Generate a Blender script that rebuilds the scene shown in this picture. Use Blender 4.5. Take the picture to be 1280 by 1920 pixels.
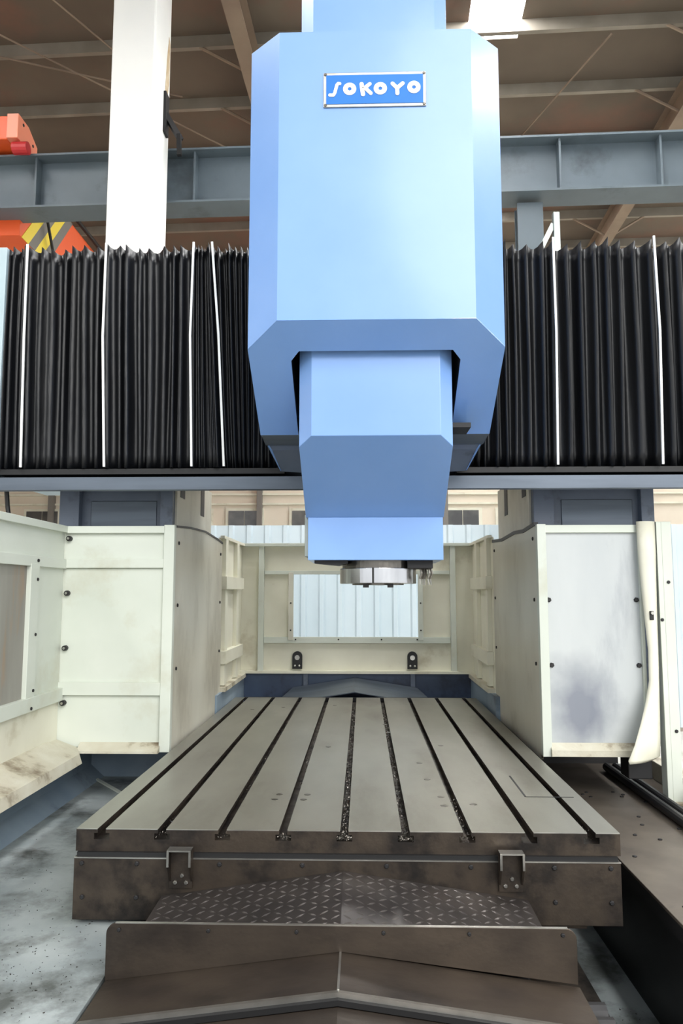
import bpy, bmesh, math, random
from mathutils import Vector, Matrix

for o in list(bpy.data.objects):
    bpy.data.objects.remove(o)
SC = bpy.context.scene
COL = SC.collection
R = math.radians

# ------------------------------------------------------------------ camera
cd = bpy.data.cameras.new('camera'); cam = bpy.data.objects.new('camera', cd); COL.objects.link(cam)
cd.sensor_fit = 'VERTICAL'; cd.sensor_height = 36.0; cd.lens = 36.0 * 1387 / 1920
cd.clip_start = 0.05; cd.clip_end = 200
cam.location = (0, 0, 1.64)
cam.rotation_euler = (R(90 + 6.173), 0, R(1.6425))
SC.camera = cam

# ------------------------------------------------------------------ world / light / exposure
w = bpy.data.worlds.new('world'); SC.world = w; w.use_nodes = True
bg = w.node_tree.nodes['Background']
bg.inputs['Color'].default_value = (0.93, 0.97, 1.0, 1); bg.inputs['Strength'].default_value = 1.35
SC.view_settings.view_transform = 'Standard'
SC.view_settings.look = 'None'
SC.view_settings.gamma = 1
SC.view_settings.use_curve_mapping = False
SC.view_settings.exposure = 0.16
SKYLIGHT_FILL_STRENGTH = 34.0
sd = bpy.data.lights.new('sun', 'SUN'); sun = bpy.data.objects.new('sun', sd); COL.objects.link(sun)   # added soft daylight; the roof stops short in front to let it in
sd.energy = 2.3; sd.angle = R(38); sd.color = (1.0, 0.98, 0.95)
sun.location = (6, -12, 14); sun.rotation_euler = (R(60), 0, R(24))
HALL_ROT = R(-2.2)


# ------------------------------------------------------------------ materials
def srgb(r, g, b):
    def f(c):
        c /= 255.0
        return c / 12.92 if c <= 0.04045 else ((c + 0.055) / 1.055) ** 2.4
    return (f(r), f(g), f(b), 1)


def mat(name, c1, c2=None, scale=4, rough=0.5, metal=0.0, bump=0.0, bscale=60, stretch=(1, 1, 1),
        stain=None, stain_scale=1.5, stain_lo=0.55, stain_hi=0.7, coat=0.0, rvar=0.0, emit=None, spec=0.5, detail=6):
    m = bpy.data.materials.new(name); m.use_nodes = True
    nt = m.node_tree; N = nt.nodes; L = nt.links
    b = N['Principled BSDF']
    b.inputs['Roughness'].default_value = rough; b.inputs['Metallic'].default_value = metal
    b.inputs['Specular IOR Level'].default_value = spec
    if coat:
        b.inputs['Coat Weight'].default_value = coat; b.inputs['Coat Roughness'].default_value = 0.12
    tc = N.new('ShaderNodeTexCoord'); mp = N.new('ShaderNodeMapping')
    mp.inputs['Scale'].default_value = stretch
    L.new(tc.outputs['Object'], mp.inputs['Vector'])
    col = None
    if c2:
        n = N.new('ShaderNodeTexNoise'); n.inputs['Scale'].default_value = scale; n.inputs['Detail'].default_value = detail
        L.new(mp.outputs[0], n.inputs['Vector'])
        rp = N.new('ShaderNodeValToRGB'); rp.color_ramp.elements[0].position = 0.35; rp.color_ramp.elements[1].position = 0.68
        rp.color_ramp.elements[0].color = c1; rp.color_ramp.elements[1].color = c2
        L.new(n.outputs['Fac'], rp.inputs[0]); col = rp.outputs[0]
        if rvar:
            mr = N.new('ShaderNodeMapRange'); mr.inputs['To Min'].default_value = max(0.03, rough - rvar); mr.inputs['To Max'].default_value = rough + rvar
            mr.inputs['From Min'].default_value = 0.3; mr.inputs['From Max'].default_value = 0.7
            L.new(n.outputs['Fac'], mr.inputs['Value']); L.new(mr.outputs[0], b.inputs['Roughness'])
    if stain:
        n2 = N.new('ShaderNodeTexNoise'); n2.inputs['Scale'].default_value = stain_scale; n2.inputs['Detail'].default_value = 8
        n2.inputs['Roughness'].default_value = 0.65
        L.new(mp.outputs[0], n2.inputs['Vector'])
        rp2 = N.new('ShaderNodeValToRGB'); rp2.color_ramp.elements[0].position = stain_lo; rp2.color_ramp.elements[1].position = stain_hi
        rp2.color_ramp.elements[0].color = (0, 0, 0, 1); rp2.color_ramp.elements[1].color = (1, 1, 1, 1)
        L.new(n2.outputs['Fac'], rp2.inputs[0])
        mx = N.new('ShaderNodeMix'); mx.data_type = 'RGBA'
        L.new(rp2.outputs[0], mx.inputs['Factor'])
        if col: L.new(col, mx.inputs['A'])
        else: mx.inputs['A'].default_value = c1
        mx.inputs['B'].default_value = stain
        col = mx.outputs['Result']
    if col: L.new(col, b.inputs['Base Color'])
    else: b.inputs['Base Color'].default_value = c1
    if bump:
        n3 = N.new('ShaderNodeTexNoise'); n3.inputs['Scale'].default_value = bscale; n3.inputs['Detail'].default_value = 4
        L.new(mp.outputs[0], n3.inputs['Vector'])
        bp = N.new('ShaderNodeBump'); bp.inputs['Strength'].default_value = bump; bp.inputs['Distance'].default_value = 0.01
        L.new(n3.outputs['Fac'], bp.inputs['Height']); L.new(bp.outputs[0], b.inputs['Normal'])
    if emit:
        b.inputs['Emission Color'].default_value = (1, 1, 1, 1); b.inputs['Emission Strength'].default_value = emit
    return m


M = {}
M['blue'] = mat('blue_paint', srgb(124, 163, 220), srgb(118, 158, 216), 3, rough=0.3, coat=0.4)
M['bluegrey'] = mat('blue_grey_paint', srgb(102, 112, 128), srgb(86, 96, 114), 3, rough=0.4, stain=srgb(60, 66, 78), stain_scale=4)
M['steelcover'] = mat('grey_steel_cover', srgb(98, 107, 118), srgb(80, 88, 98), 5, rough=0.35, metal=0.4, stretch=(0.3, 3, 3))
M['cream'] = mat('cream_paint', srgb(208, 213, 202), srgb(199, 205, 193), 2.5, rough=0.45, stain=srgb(184, 182, 162), stain_scale=2.2, stain_lo=0.56, stain_hi=0.8)
M['cream2'] = mat('cream_paint_yellowed', srgb(226, 224, 206), srgb(214, 211, 192), 3, rough=0.5, stain=srgb(178, 168, 140), stain_scale=3, stain_lo=0.58, stain_hi=0.8)
M['creamdirty'] = mat('cream_paint_grimy', srgb(206, 203, 186), srgb(186, 178, 156), 5, rough=0.6, stain=srgb(112, 98, 78), stain_scale=5, stain_lo=0.54, stain_hi=0.7, bump=0.3, bscale=40)
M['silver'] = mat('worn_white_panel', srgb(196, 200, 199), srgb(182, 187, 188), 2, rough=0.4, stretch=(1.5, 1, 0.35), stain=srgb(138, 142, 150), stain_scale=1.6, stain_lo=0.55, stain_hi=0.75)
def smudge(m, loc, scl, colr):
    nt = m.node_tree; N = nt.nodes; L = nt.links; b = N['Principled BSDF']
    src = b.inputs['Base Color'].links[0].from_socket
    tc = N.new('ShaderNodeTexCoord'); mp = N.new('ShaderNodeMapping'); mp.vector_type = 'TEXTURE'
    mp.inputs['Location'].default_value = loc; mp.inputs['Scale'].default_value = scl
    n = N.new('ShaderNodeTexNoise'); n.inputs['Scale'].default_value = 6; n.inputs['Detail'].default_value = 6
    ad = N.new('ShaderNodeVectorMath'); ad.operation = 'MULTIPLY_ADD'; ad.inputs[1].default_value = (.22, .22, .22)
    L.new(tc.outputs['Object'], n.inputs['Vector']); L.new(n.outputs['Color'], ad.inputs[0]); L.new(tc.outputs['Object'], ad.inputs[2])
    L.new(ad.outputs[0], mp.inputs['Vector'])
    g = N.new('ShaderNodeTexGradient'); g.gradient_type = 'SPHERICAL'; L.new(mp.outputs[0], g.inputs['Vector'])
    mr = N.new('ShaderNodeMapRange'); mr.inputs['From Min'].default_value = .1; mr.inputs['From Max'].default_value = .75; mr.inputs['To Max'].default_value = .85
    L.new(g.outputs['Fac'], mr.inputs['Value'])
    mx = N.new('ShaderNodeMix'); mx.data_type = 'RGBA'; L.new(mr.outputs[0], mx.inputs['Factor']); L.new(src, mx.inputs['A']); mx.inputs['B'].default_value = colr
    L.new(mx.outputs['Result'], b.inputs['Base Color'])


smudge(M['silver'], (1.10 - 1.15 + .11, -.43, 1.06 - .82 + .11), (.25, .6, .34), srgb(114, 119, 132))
M['sidesheet'] = mat('guard_side_sheet', srgb(206, 204, 190), srgb(188, 184, 168), 2, rough=0.4, stretch=(1, 1, 0.5), stain=srgb(150, 144, 128), stain_scale=1.8, stain_lo=0.52, stain_hi=0.75)
M['tabletop'] = mat('ground_steel', srgb(146, 145, 135), srgb(126, 124, 114), 2.2, rough=0.36, metal=0.55, rvar=0.07, stretch=(1, 0.35, 1), stain=srgb(100, 94, 84), stain_scale=2.5, stain_lo=0.55, stain_hi=0.8, bump=0.02, bscale=200)
M['castiron'] = mat('dark_oiled_steel', srgb(74, 65, 56), srgb(42, 36, 32), 10, rough=0.46, metal=0.55, rvar=0.1, stain=srgb(30, 27, 25), stain_scale=5, stain_lo=.5, stain_hi=.66, bump=0.08, bscale=60)
M['cover'] = mat('brown_steel_cover', srgb(80, 71, 62), srgb(52, 45, 40), 7, rough=0.44, metal=0.6, rvar=0.1, stretch=(0.6, 1, 1), stain=srgb(36, 32, 29), stain_scale=4, stain_lo=.5, bump=0.04, bscale=90)
M['tread'] = mat('diamond_plate_steel', srgb(78, 73, 70), srgb(56, 52, 50), 6, rough=0.38, metal=0.6, rvar=0.08, stain=srgb(108, 104, 100), stain_scale=2.4, stain_lo=0.55, stain_hi=0.72)
M['brightedge'] = mat('bright_steel', srgb(190, 188, 182), srgb(160, 158, 152), 12, rough=0.28, metal=0.9)
M['dark'] = mat('black_steel', srgb(26, 26, 28), srgb(38, 37, 38), 6, rough=0.5, metal=0.2)
M['black'] = mat('black_rubber', srgb(16, 16, 17), rough=0.55)
M['vinyl'] = mat('black_vinyl', srgb(10, 11, 14), srgb(19, 21, 26), 3, rough=0.40, bump=0.45, bscale=14, stretch=(1, 1, 0.25), spec=0.4)
M['white'] = mat('white_plastic', srgb(236, 236, 232), rough=0.5)
M['tray'] = mat('dusty_blue_tray', srgb(164, 172, 172), srgb(132, 141, 142), 4, rough=0.5, stain=srgb(80, 84, 82), stain_scale=3.4, stain_lo=0.47, stain_hi=0.64, bump=0.1, bscale=50)
M['traywall'] = mat('blue_tray_wall', srgb(140, 156, 168), srgb(112, 130, 146), 3, rough=0.45, stain=srgb(84, 96, 108), stain_scale=2.5)
M['trough'] = mat('navy_trough', srgb(72, 90, 116), srgb(54, 66, 90), 3, rough=0.45, stain=srgb(40, 46, 62), stain_scale=3)
M['rplate'] = mat('brown_floor_plate', srgb(108, 99, 88), srgb(84, 76, 68), 3, rough=0.45, metal=0.35, rvar=0.08, stain=srgb(62, 55, 50), stain_scale=2.2)
M['chrome'] = mat('spindle_steel', srgb(200, 200, 202), srgb(170, 170, 172), 8, rough=0.2, metal=1.0, stretch=(1, 1, 0.2))
M['darkchrome'] = mat('dark_spindle_steel', srgb(120, 116, 110), srgb(84, 80, 76), 8, rough=0.3, metal=0.9)
M['chips'] = mat('metal_chips', srgb(150, 146, 138), srgb(90, 84, 76), 30, rough=0.3, metal=0.9)
M['swarf'] = mat('dark_swarf', srgb(52, 48, 44), srgb(30, 28, 26), 20, rough=0.6)
M['roof'] = mat('brown_roof_sheet', srgb(118, 106, 92), srgb(100, 89, 78), 0.5, rough=0.7, stain=srgb(126, 94, 80), stain_scale=0.35, stain_lo=0.48, stain_hi=0.65, bump=0.15, bscale=6)
M['purlin'] = mat('galvanised_purlin', srgb(158, 151, 140), srgb(140, 133, 122), 2, rough=0.5, metal=0.2)
M['rafter'] = mat('primed_rafter', srgb(150, 132, 114), srgb(128, 110, 95), 1.5, rough=0.6)
M['whitecol'] = mat('white_painted_column', srgb(244, 244, 240), srgb(238, 239, 236), 1.5, rough=0.5)
M['rust'] = mat('rust_stain', srgb(186, 160, 120), srgb(214, 200, 172), 9, rough=0.6)
M['runway'] = mat('grey_blue_beam', srgb(104, 116, 124), srgb(92, 104, 112), 1.5, rough=0.5, stain=srgb(76, 86, 92), stain_scale=1.2)
M['orange'] = mat('orange_paint', srgb(246, 104, 50), srgb(240, 96, 44), 2, rough=0.4)
M['palorange'] = mat('orange_paint_pale', srgb(246, 150, 118), rough=0.4)
M['red'] = mat('red_rubber', srgb(190, 40, 44), rough=0.45)
M['yellow'] = mat('hazard_yellow', srgb(246, 220, 66), rough=0.45)
M['hazgrey'] = mat('hazard_grey', srgb(120, 116, 110), rough=0.5)
M['sheet'] = mat('pale_blue_corrugated', srgb(198, 210, 216), srgb(188, 202, 209), 1.5, rough=0.45)
M['farwall'] = mat('beige_wall', srgb(226, 216, 198), srgb(216, 204, 186), 0.7, rough=0.7)
M['farwin'] = mat('dark_window_glass', srgb(70, 70, 70), srgb(104, 102, 98), 1.5, rough=0.15)
M['concrete'] = mat('light_concrete', srgb(200, 198, 190), srgb(180, 178, 170), 1.2, rough=0.6, stain=srgb(160, 158, 150), stain_scale=0.8)
M['window'] = mat('grimy_polycarbonate', srgb(150, 148, 140), srgb(124, 120, 112), 2, rough=0.3, stretch=(1, 2.5, 0.4), stain=srgb(150, 118, 88), stain_scale=2.2, stain_lo=0.6, stain_hi=0.75)
M['plateblue'] = mat('nameplate_blue', srgb(44, 116, 204), srgb(52, 124, 210), 4, rough=0.4, spec=.25)
M['skylight_and_fill'] = mat('skylight_and_fill_sheet', (1, 1, 1, 1), rough=0.5, emit=SKYLIGHT_FILL_STRENGTH)
M['glass'] = mat('clear_polycarbonate', (0.93, 0.96, 0.97, 1), rough=0.03)
M['glass'].node_tree.nodes['Principled BSDF'].inputs['Transmission Weight'].default_value = 1.0
M['glass'].node_tree.nodes['Principled BSDF'].inputs['IOR'].default_value = 1.12
M['galv'] = mat('galvanised_post', srgb(170, 176, 170), srgb(150, 158, 152), 5, rough=0.4, metal=0.5)
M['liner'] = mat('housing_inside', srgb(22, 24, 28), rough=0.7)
M['endplate'] = mat('pale_blue_end_plate', srgb(176, 194, 200), srgb(160, 180, 188), 3, rough=0.4, stain=srgb(130, 146, 152), stain_scale=3)


# ------------------------------------------------------------------ mesh builder
def wloc(o):
    v = Vector((0, 0, 0))
    while o is not None:
        v += o.location; o = o.parent
    return v


class MB:
    def __init__(s):
        s.bm = bmesh.new()

    def poly(s, pts):
        vs = [s.bm.verts.new(p) for p in pts]
        return s.bm.faces.new(vs)

    def box(s, x0, x1, y0, y1, z0, z1):
        v = [s.bm.verts.new((x, y, z)) for x in (x0, x1) for y in (y0, y1) for z in (z0, z1)]
        for f in ((0, 1, 3, 2), (4, 6, 7, 5), (0, 4, 5, 1), (2, 3, 7, 6), (0, 2, 6, 4), (1, 5, 7, 3)):
            s.bm.faces.new([v[i] for i in f])
        return s

    def loft(s, a, b, caps=True):
        A = [s.bm.verts.new(p) for p in a]; B = [s.bm.verts.new(p) for p in b]
        n = len(A)
        for i in range(n):
            s.bm.faces.new((A[i], A[(i + 1) % n], B[(i + 1) % n], B[i]))
        if caps:
            s.bm.faces.new(A[::-1]); s.bm.faces.new(B)
        return s

    def prism(s, prof, axis, a, b):
        def P(u, v, t):
            return {'x': (t, u, v), 'y': (u, t, v), 'z': (u, v, t)}[axis]
        return s.loft([P(u, v, a) for u, v in prof], [P(u, v, b) for u, v in prof])

    def tube(s, p, q, r, n=10, r2=None):
        p = Vector(p); q = Vector(q); d = (q - p).normalized()
        u = d.orthogonal().normalized(); v = d.cross(u)
        r2 = r if r2 is None else r2
        c = [(math.cos(2 * math.pi * i / n), math.sin(2 * math.pi * i / n)) for i in range(n)]
        return s.loft([p + (u * x + v * y) * r for x, y in c], [q + (u * x + v * y) * r2 for x, y in c])

    def bar(s, p, q, wx, wz, up=(0, 0, 1)):
        p = Vector(p); q = Vector(q); d = (q - p).normalized()
        u = d.cross(Vector(up)).normalized(); v = u.cross(d)
        c = ((-.5, -.5), (.5, -.5), (.5, .5), (-.5, .5))
        return s.loft([p + u * x * wx + v * y * wz for x, y in c], [q + u * x * wx + v * y * wz for x, y in c])

    def path(s, pts, r, n=8):
        for a, b in zip(pts, pts[1:]):
            s.tube(a, b, r, n)
        return s

    def build(s, name, m, parent=None, bevel=0, smooth=False, label=None, kind=None, recalc=True):
        if recalc: bmesh.ops.recalc_face_normals(s.bm, faces=s.bm.faces)
        if parent is None:
            xs = [v.co for v in s.bm.verts]
            o0 = Vector((sum(c.x for c in xs) / len(xs), sum(c.y for c in xs) / len(xs), min(c.z for c in xs)))
            if s.keep_origin: o0 = Vector((0, 0, 0))
        else:
            o0 = wloc(parent)
        bmesh.ops.translate(s.bm, verts=s.bm.verts, vec=-o0)
        me = bpy.data.meshes.new(name)
        s.bm.to_mesh(me); s.bm.free()
        if smooth:
            for p in me.polygons: p.use_smooth = True
        me.materials.append(M[m])
        o = bpy.data.objects.new(name, me); COL.objects.link(o)
        if parent is None: o.location = o0
        else: o.parent = parent
        if bevel:
            b = o.modifiers.new('bevel', 'BEVEL'); b.width = bevel; b.segments = 2; b.limit_method = 'ANGLE'; b.angle_limit = R(30)
        if label: o['label'] = label
        if kind: o['kind'] = kind
        return o
    keep_origin = False


def thing(name, label, cat, loc=(0, 0, 0), group=None, rot=0):
    o = bpy.data.objects.new(name, None); COL.objects.link(o)
    o.empty_display_size = 0.1
    o.location = loc; o.rotation_euler = (0, 0, rot)
    o['label'] = label; o['category'] = cat
    if group: o['group'] = group
    return o


def tag(o, label, cat, group=None):
    o['label'] = label; o['category'] = cat
    if group: o['group'] = group
    return o


_bolt = {}


def bolts(parent, pts, axis='-y', r=0.008, h=0.006, m='dark', name='bolt'):
    """hex-headed fasteners, one object each, sharing mesh data"""
    key = (axis, r, h, m)
    if key not in _bolt:
        bm = bmesh.new(); d = {'-y': (0, -1, 0), '+x': (1, 0, 0), '-x': (-1, 0, 0), '+z': (0, 0, 1)}[axis]
        d = Vector(d); u = d.orthogonal().normalized(); v = d.cross(u)
        A = []; B = []; T = []
        for i in range(6):
            c = u * math.cos(i * math.pi / 3) + v * math.sin(i * math.pi / 3)
            A.append(bm.verts.new(c * r * 1.0 - d * 0.002)); B.append(bm.verts.new(c * r + d * h * 0.7)); T.append(bm.verts.new(c * r * 0.7 + d * h))
        for i in range(6):
            j = (i + 1) % 6
            bm.faces.new((A[i], A[j], B[j], B[i])); bm.faces.new((B[i], B[j], T[j], T[i]))
        bm.faces.new(T); bm.faces.new(A[::-1])
        bmesh.ops.recalc_face_normals(bm, faces=bm.faces)
        me = bpy.data.meshes.new(name); bm.to_mesh(me); bm.free(); me.materials.append(M[m])
        _bolt[key] = me
    w0 = wloc(parent)
    for p in pts:
        o = bpy.data.objects.new(name, _bolt[key]); COL.objects.link(o); o.parent = parent
        o.location = Vector(p) - w0


def struct(mb, name, m, **k):
    o = mb.build(name, m, **k)
    o['kind'] = 'structure'
    return o


def rot_keep(mb):
    mb.keep_origin = True
    return mb


# ================================================================== THE HALL
f = struct(rot_keep(MB().box(-20, 22, -16, 23, -0.2, 0)), 'floor', 'concrete')
f['label'] = 'light grey concrete floor of the factory hall'; f['category'] = 'floor'

# roof
roof = rot_keep(MB())
SKX = (1.13, 1.86); SKY1 = 9.98
xs = [-20, -6.3, -5.6, SKX[0], SKX[1], 8.2, 8.9, 22]
ROOF_Y0, ROOF_Y1 = -3.5, 22.5  # front edge cut short so the sun reaches the machine
skys = [(SKX[0], SKX[1], 1.5, SKY1), (-6.3, -5.6, -2, 5), (8.2, 8.9, -2, 19), (SKX[0], SKX[1], 13, 19)]  # first strip is in view; the others are added unseen to brighten the hall
# plain corrugated sheet above everything with openings left for the roof light in view and the added strips
ys = [ROOF_Y0, -2, 1.5, 5, SKY1, 13, 19, ROOF_Y1]
for i in range(len(xs) - 1):
    for j in range(len(ys) - 1):
        cx = (xs[i] + xs[i + 1]) / 2; cy = (ys[j] + ys[j + 1]) / 2
        if any(a < cx < b and c < cy < d for a, b, c, d in skys): continue
        roof.box(xs[i], xs[i + 1], ys[j], ys[j + 1], 9.55, 9.62)
ceiling = struct(roof, 'ceiling', 'roof')
ceiling.rotation_euler = (0, 0, HALL_ROT)
ceiling['label'] = 'brown sheet roof of the hall on steel purlins'; ceiling['category'] = 'ceiling'
for a, b, c, d in skys:
    MB().box(a, b, c, d, 9.57, 9.60).build('skylight_and_fill', 'skylight_and_fill', ceiling, label='glowing translucent roof strip, all but the first added out of view')
y = 9.62 - 1.33 * 9
while y < 22:
    MB().prism([(y, 9.37), (y + .07, 9.37), (y + .07, 9.385), (y + .015, 9.385), (y + .015, 9.535), (y + .07, 9.535), (y + .07, 9.55), (y, 9.55)], 'x', -20, 22).build('purlin', 'purlin', ceiling)
    y += 1.33
for x in (-8.6, -1.95, 4.55, 11.2):
    MB().prism([(x - .11, 8.95), (x + .11, 8.95), (x + .11, 8.97), (x + .012, 8.97), (x + .012, 9.36), (x + .11, 9.36), (x + .11, 9.37), (x - .11, 9.37), (x - .11, 9.36), (x - .012, 9.36), (x - .012, 8.97), (x - .11, 8.97)], 'y', -3.4, 22.4).build('rafter', 'rafter', ceiling)
    for k in range(0, 5):
        yy = 9.62 + 1.33 * k
        for sg in (-1, 1):
            MB().tube((x + sg * .05, yy + .03, 8.98), (x + sg * .75, yy + .03, 9.4), .022, 6).build('fly_brace', 'rafter', ceiling)
for (p, q) in [((-5.6, 8.9, 9.33), (-2.0, 12.2, 9.0)), ((-8.3, 8.4, 9.33), (-3.2, 10.6, 9.33)), ((4.5, 8.6, 9.2), (6.6, 11.4, 9.3)), ((-4.5, 8.3, 9.33), (-3.4, 10.6, 9.33)), ((2.2, 12.1, 9.33), (3.1, 9.7, 9.33))]:
    MB().tube(p, q, .014, 6).build('tie_rod', 'rafter', ceiling)

# far wall with windows
wb = struct(rot_keep(MB().box(-20, 22, 20.4, 20.7, 0, 9.5)), 'wall_back', 'farwall')
wb['label'] = 'beige far wall of the hall with small dark windows'; wb['category'] = 'wall'
for z in (4.05, 4.32, 3.30):
    MB().box(-20, 22, 20.33, 20.4, z, z + .05).build('ledge', 'cream2', wb)
for i in range(12):
    x = -9.4 + 1.42 * i + (0.35 if i > 4 else 0)
    wn = MB().box(x - .08, x + .98, 20.34, 20.41, 3.38, 3.95).build('window', 'cream2', wb)
    for k in range(2):
        MB().box(x + .45 * k, x + .45 * k + .43, 20.32, 20.36, 3.45, 3.88).build('pane', 'farwin', wn)
for x in (-8.75, -2.92, 2.2, 7.5):
    MB().box(x, x + .14, 20.2, 20.4, 0, 9).build('downpipe', 'hazgrey', wb)

wl = struct(rot_keep(MB().box(-12.3, -12, -3.5, 20.4, 0, 9.5)), 'wall_left', 'farwall')  # out of view; added to darken reflections from the left
wl['label'] = 'beige side wall of the factory hall'; wl['category'] = 'wall'

# corrugated partition, one sheet per panel
part = thing('corrugated_partition', 'pale blue corrugated steel partition standing behind the milling machine', 'partition', (0, 9.1, 0))
prof = []
for k in range(4):
    x = k * .225
    prof += [(x, 0), (x + .13, 0), (x + .15, -.03), (x + .195, -.03), (x + .215, 0)]
prof.append((.9, 0))
first = None
for i in range(16):
    if first is None:
        mb = MB()
        a = [(u - 7.2, 9.1 + v, .05) for u, v in prof]; b = [(u - 7.2, 9.1 + v, 2.46) for u, v in prof]
        A = [mb.bm.verts.new(p) for p in a]; B = [mb.bm.verts.new(p) for p in b]
        for k in range(len(A) - 1): mb.bm.faces.new((A[k], A[k + 1], B[k + 1], B[k]))
        first = mb.build('sheet_panel', 'sheet', part)
        sm = first.modifiers.new('solid', 'SOLIDIFY'); sm.thickness = .003
    else:
        c = first.copy(); COL.objects.link(c); c.parent = part; c.location.x = first.location.x + .9 * i
MB().box(-7.2, 7.2, 9.1, 9.15, 0, .06).build('base_rail', 'purlin', part)
MB().box(-7.2, 7.2, 9.12, 9.16, 1.97, 2.03).build('rail', 'purlin', part)

# white building column with bracket
wc = thing('building_column', 'tall white painted building column with a rust stain and black bracket', 'column', (-2.545, 7.92, 0))
MB().box(-2.79, -2.30, 7.6, 8.24, 0, 9.36).build('shaft', 'whitecol', wc, bevel=.02)
MB().prism([(8.02, 7.4), (8.12, 7.4), (8.19, 7.7), (8.2, 8.2), (8.14, 8.25), (8.08, 7.9)], 'x', -2.301, -2.297).build('rust_streak', 'rust', wc)
b_ = MB().box(-2.31, -2.27, 7.98, 8.12, 6.95, 7.45).build('bracket', 'dark', wc)
MB().bar((-2.29, 8.05, 7.2), (-2.12, 8.12, 6.92), .05, .06).build('bracket_arm', 'dark', b_)
MB().bar((-2.14, 8.1, 6.98), (-2.13, 8.1, 6.72), .05, .05).build('bracket_arm', 'dark', b_)

# crane runway beam + post
rw = thing('crane_runway_beam', 'dark blue-grey steel crane runway beam with welded stiffeners behind the machine', 'beam', (0, 8.5, 6.3), rot=R(-1.9))


def hall_local(mb, name, m, parent, **k):
    return mb.build(name, m, parent, **k)


MB().prism([(8.31, 6.3), (8.69, 6.3), (8.69, 6.325), (8.512, 6.325), (8.512, 6.965), (8.69, 6.965), (8.69, 6.99), (8.31, 6.99), (8.31, 6.965), (8.488, 6.965), (8.488, 6.325), (8.31, 6.325)], 'x', -12, 12).build('beam_section', 'runway', rw)
for x in (-6.2, -5.15, -4.0, -3.0, -2.02, -1.0, 0.0, 1.2, 2.34, 3.5, 4.6, 5.7):
    MB().box(x - .012, x + .012, 8.35, 8.49, 6.325, 6.965).build('stiffener', 'runway', rw)
MB().box(-12, 12, 8.45, 8.55, 6.99, 7.05).build('crane_rail', 'dark', rw)
rp = thing('runway_post', 'grey-blue steel post under the crane runway beam', 'post', (2.0, 8.5, 0), rot=R(-1.9))
MB().prism([(1.85, 8.4), (2.15, 8.4), (2.15, 8.42), (2.13, 8.42), (2.13, 8.58), (2.15, 8.58), (2.15, 8.6), (1.85, 8.6), (1.85, 8.58), (1.87, 8.58), (1.87, 8.42), (1.85, 8.42)], 'z', 0.02, 6.24).build('shaft', 'runway', rp)
MB().box(1.8, 2.2, 8.35, 8.65, 0, .02).build('base_plate', 'runway', rp)

# overhead crane on the runway
cr = thing('overhead_crane', 'orange overhead crane with yellow hazard stripes riding on the runway beam', 'crane', (-4.5, 8.5, 7.05))
MB().box(-7.2, -4.26, 8.25, 8.75, 7.06, 7.36).build('end_carriage', 'orange', cr, bevel=.01)
g = MB().box(-5.3, -4.3, 8.75, 20, 6.1, 7.08)
g = g.build('girder', 'orange', cr, bevel=.01)
MB().prism([(8.22, 7.06), (8.75, 7.06), (8.75, 7.25), (8.5, 7.37), (8.22, 7.37)], 'x', -4.26, -4.12).build('end_cap', 'palorange', cr, bevel=.006)
bolts(cr, [(-4.12, 8.35, 7.3), (-4.12, 8.35, 7.05), (-4.12, 8.62, 7.2)], '+x', .02, .01)
MB().tube((-4.2, 8.3, 6.97), (-4.02, 8.3, 6.97), .075, 14).build('buffer', 'red', cr, smooth=False)
for k, (y0, m) in enumerate([(9.25, 'yellow'), (9.44, 'hazgrey'), (9.63, 'yellow'), (9.82, 'hazgrey')]):
    MB().prism([(y0 - .45, 6.1), (y0 - .45 + .19, 6.1), (y0 + .35 + .19, 7.08), (y0 + .35, 7.08)], 'x', -4.3, -4.292).build('hazard_stripe', m, cr)
MB().path([(-4.25, 9.25, 7.0), (-4.22, 9.35, 6.6), (-4.22, 9.6, 6.2), (-4.2, 10.0, 6.05)], .02).build('cable', 'black', cr)
MB().path([(-4.22, 10.0, 7.12), (-4.2, 11.3, 7.12), (-4.2, 13, 7.0)], .03).build('cable', 'black', cr)
MB().bar((-4.2, 10.7, 6.2), (-4.05, 11.2, 7.0), .05, .05).build('arm', 'hazgrey', cr)
MB().box(-4.06, -3.9, 11.2, 11.3, 6.9, 7.02).build('limit_switch', 'red', cr)

# ================================================================== MACHINE BASE
bed = thing('machine_bed', 'dark steel machine bed under the worktable', 'machine bed', (-.06, 3.6, 0))
MB().box(-.62, .50, 1.0, 5.66, 0, .49).build('bed_body', 'dark', bed, bevel=.01)
for x, x1, zt in ((-.70, -.63, .40), (.51, .78, .30)):
    MB().box(x, x1, 1.0, 5.66, .0, zt).build('bed_rail', 'castiron', bed)

# left chip tray
lt = thing('chip_tray', 'dusty pale blue chip tray beside the worktable, below the guard with the window', 'tray', (-1.2, 2.8, 0))
MB().box(-1.66, -.74, .9, 4.55, .50, .55).build('tray_floor', 'tray', lt)
MB().box(-1.66, -1.62, .9, 4.55, .55, .82).build('tray_wall', 'traywall', lt)
MB().box(-1.62, -.97, 4.5, 4.55, .55, .82).build('tray_wall', 'traywall', lt)
MB().prism([(-1.62, .55), (-1.62, .62), (-1.54, .55)], 'y', .9, 4.5).build('fillet', 'traywall', lt)
MB().bar((-1.61, 4.48, .556), (-1.30, 4.1, .556), .02, .008).build('weld_seam', 'cream', lt)
MB().box(-1.62, -.8, .9, 4.5, 0, .50).build('tray_support', 'dark', lt)

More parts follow.
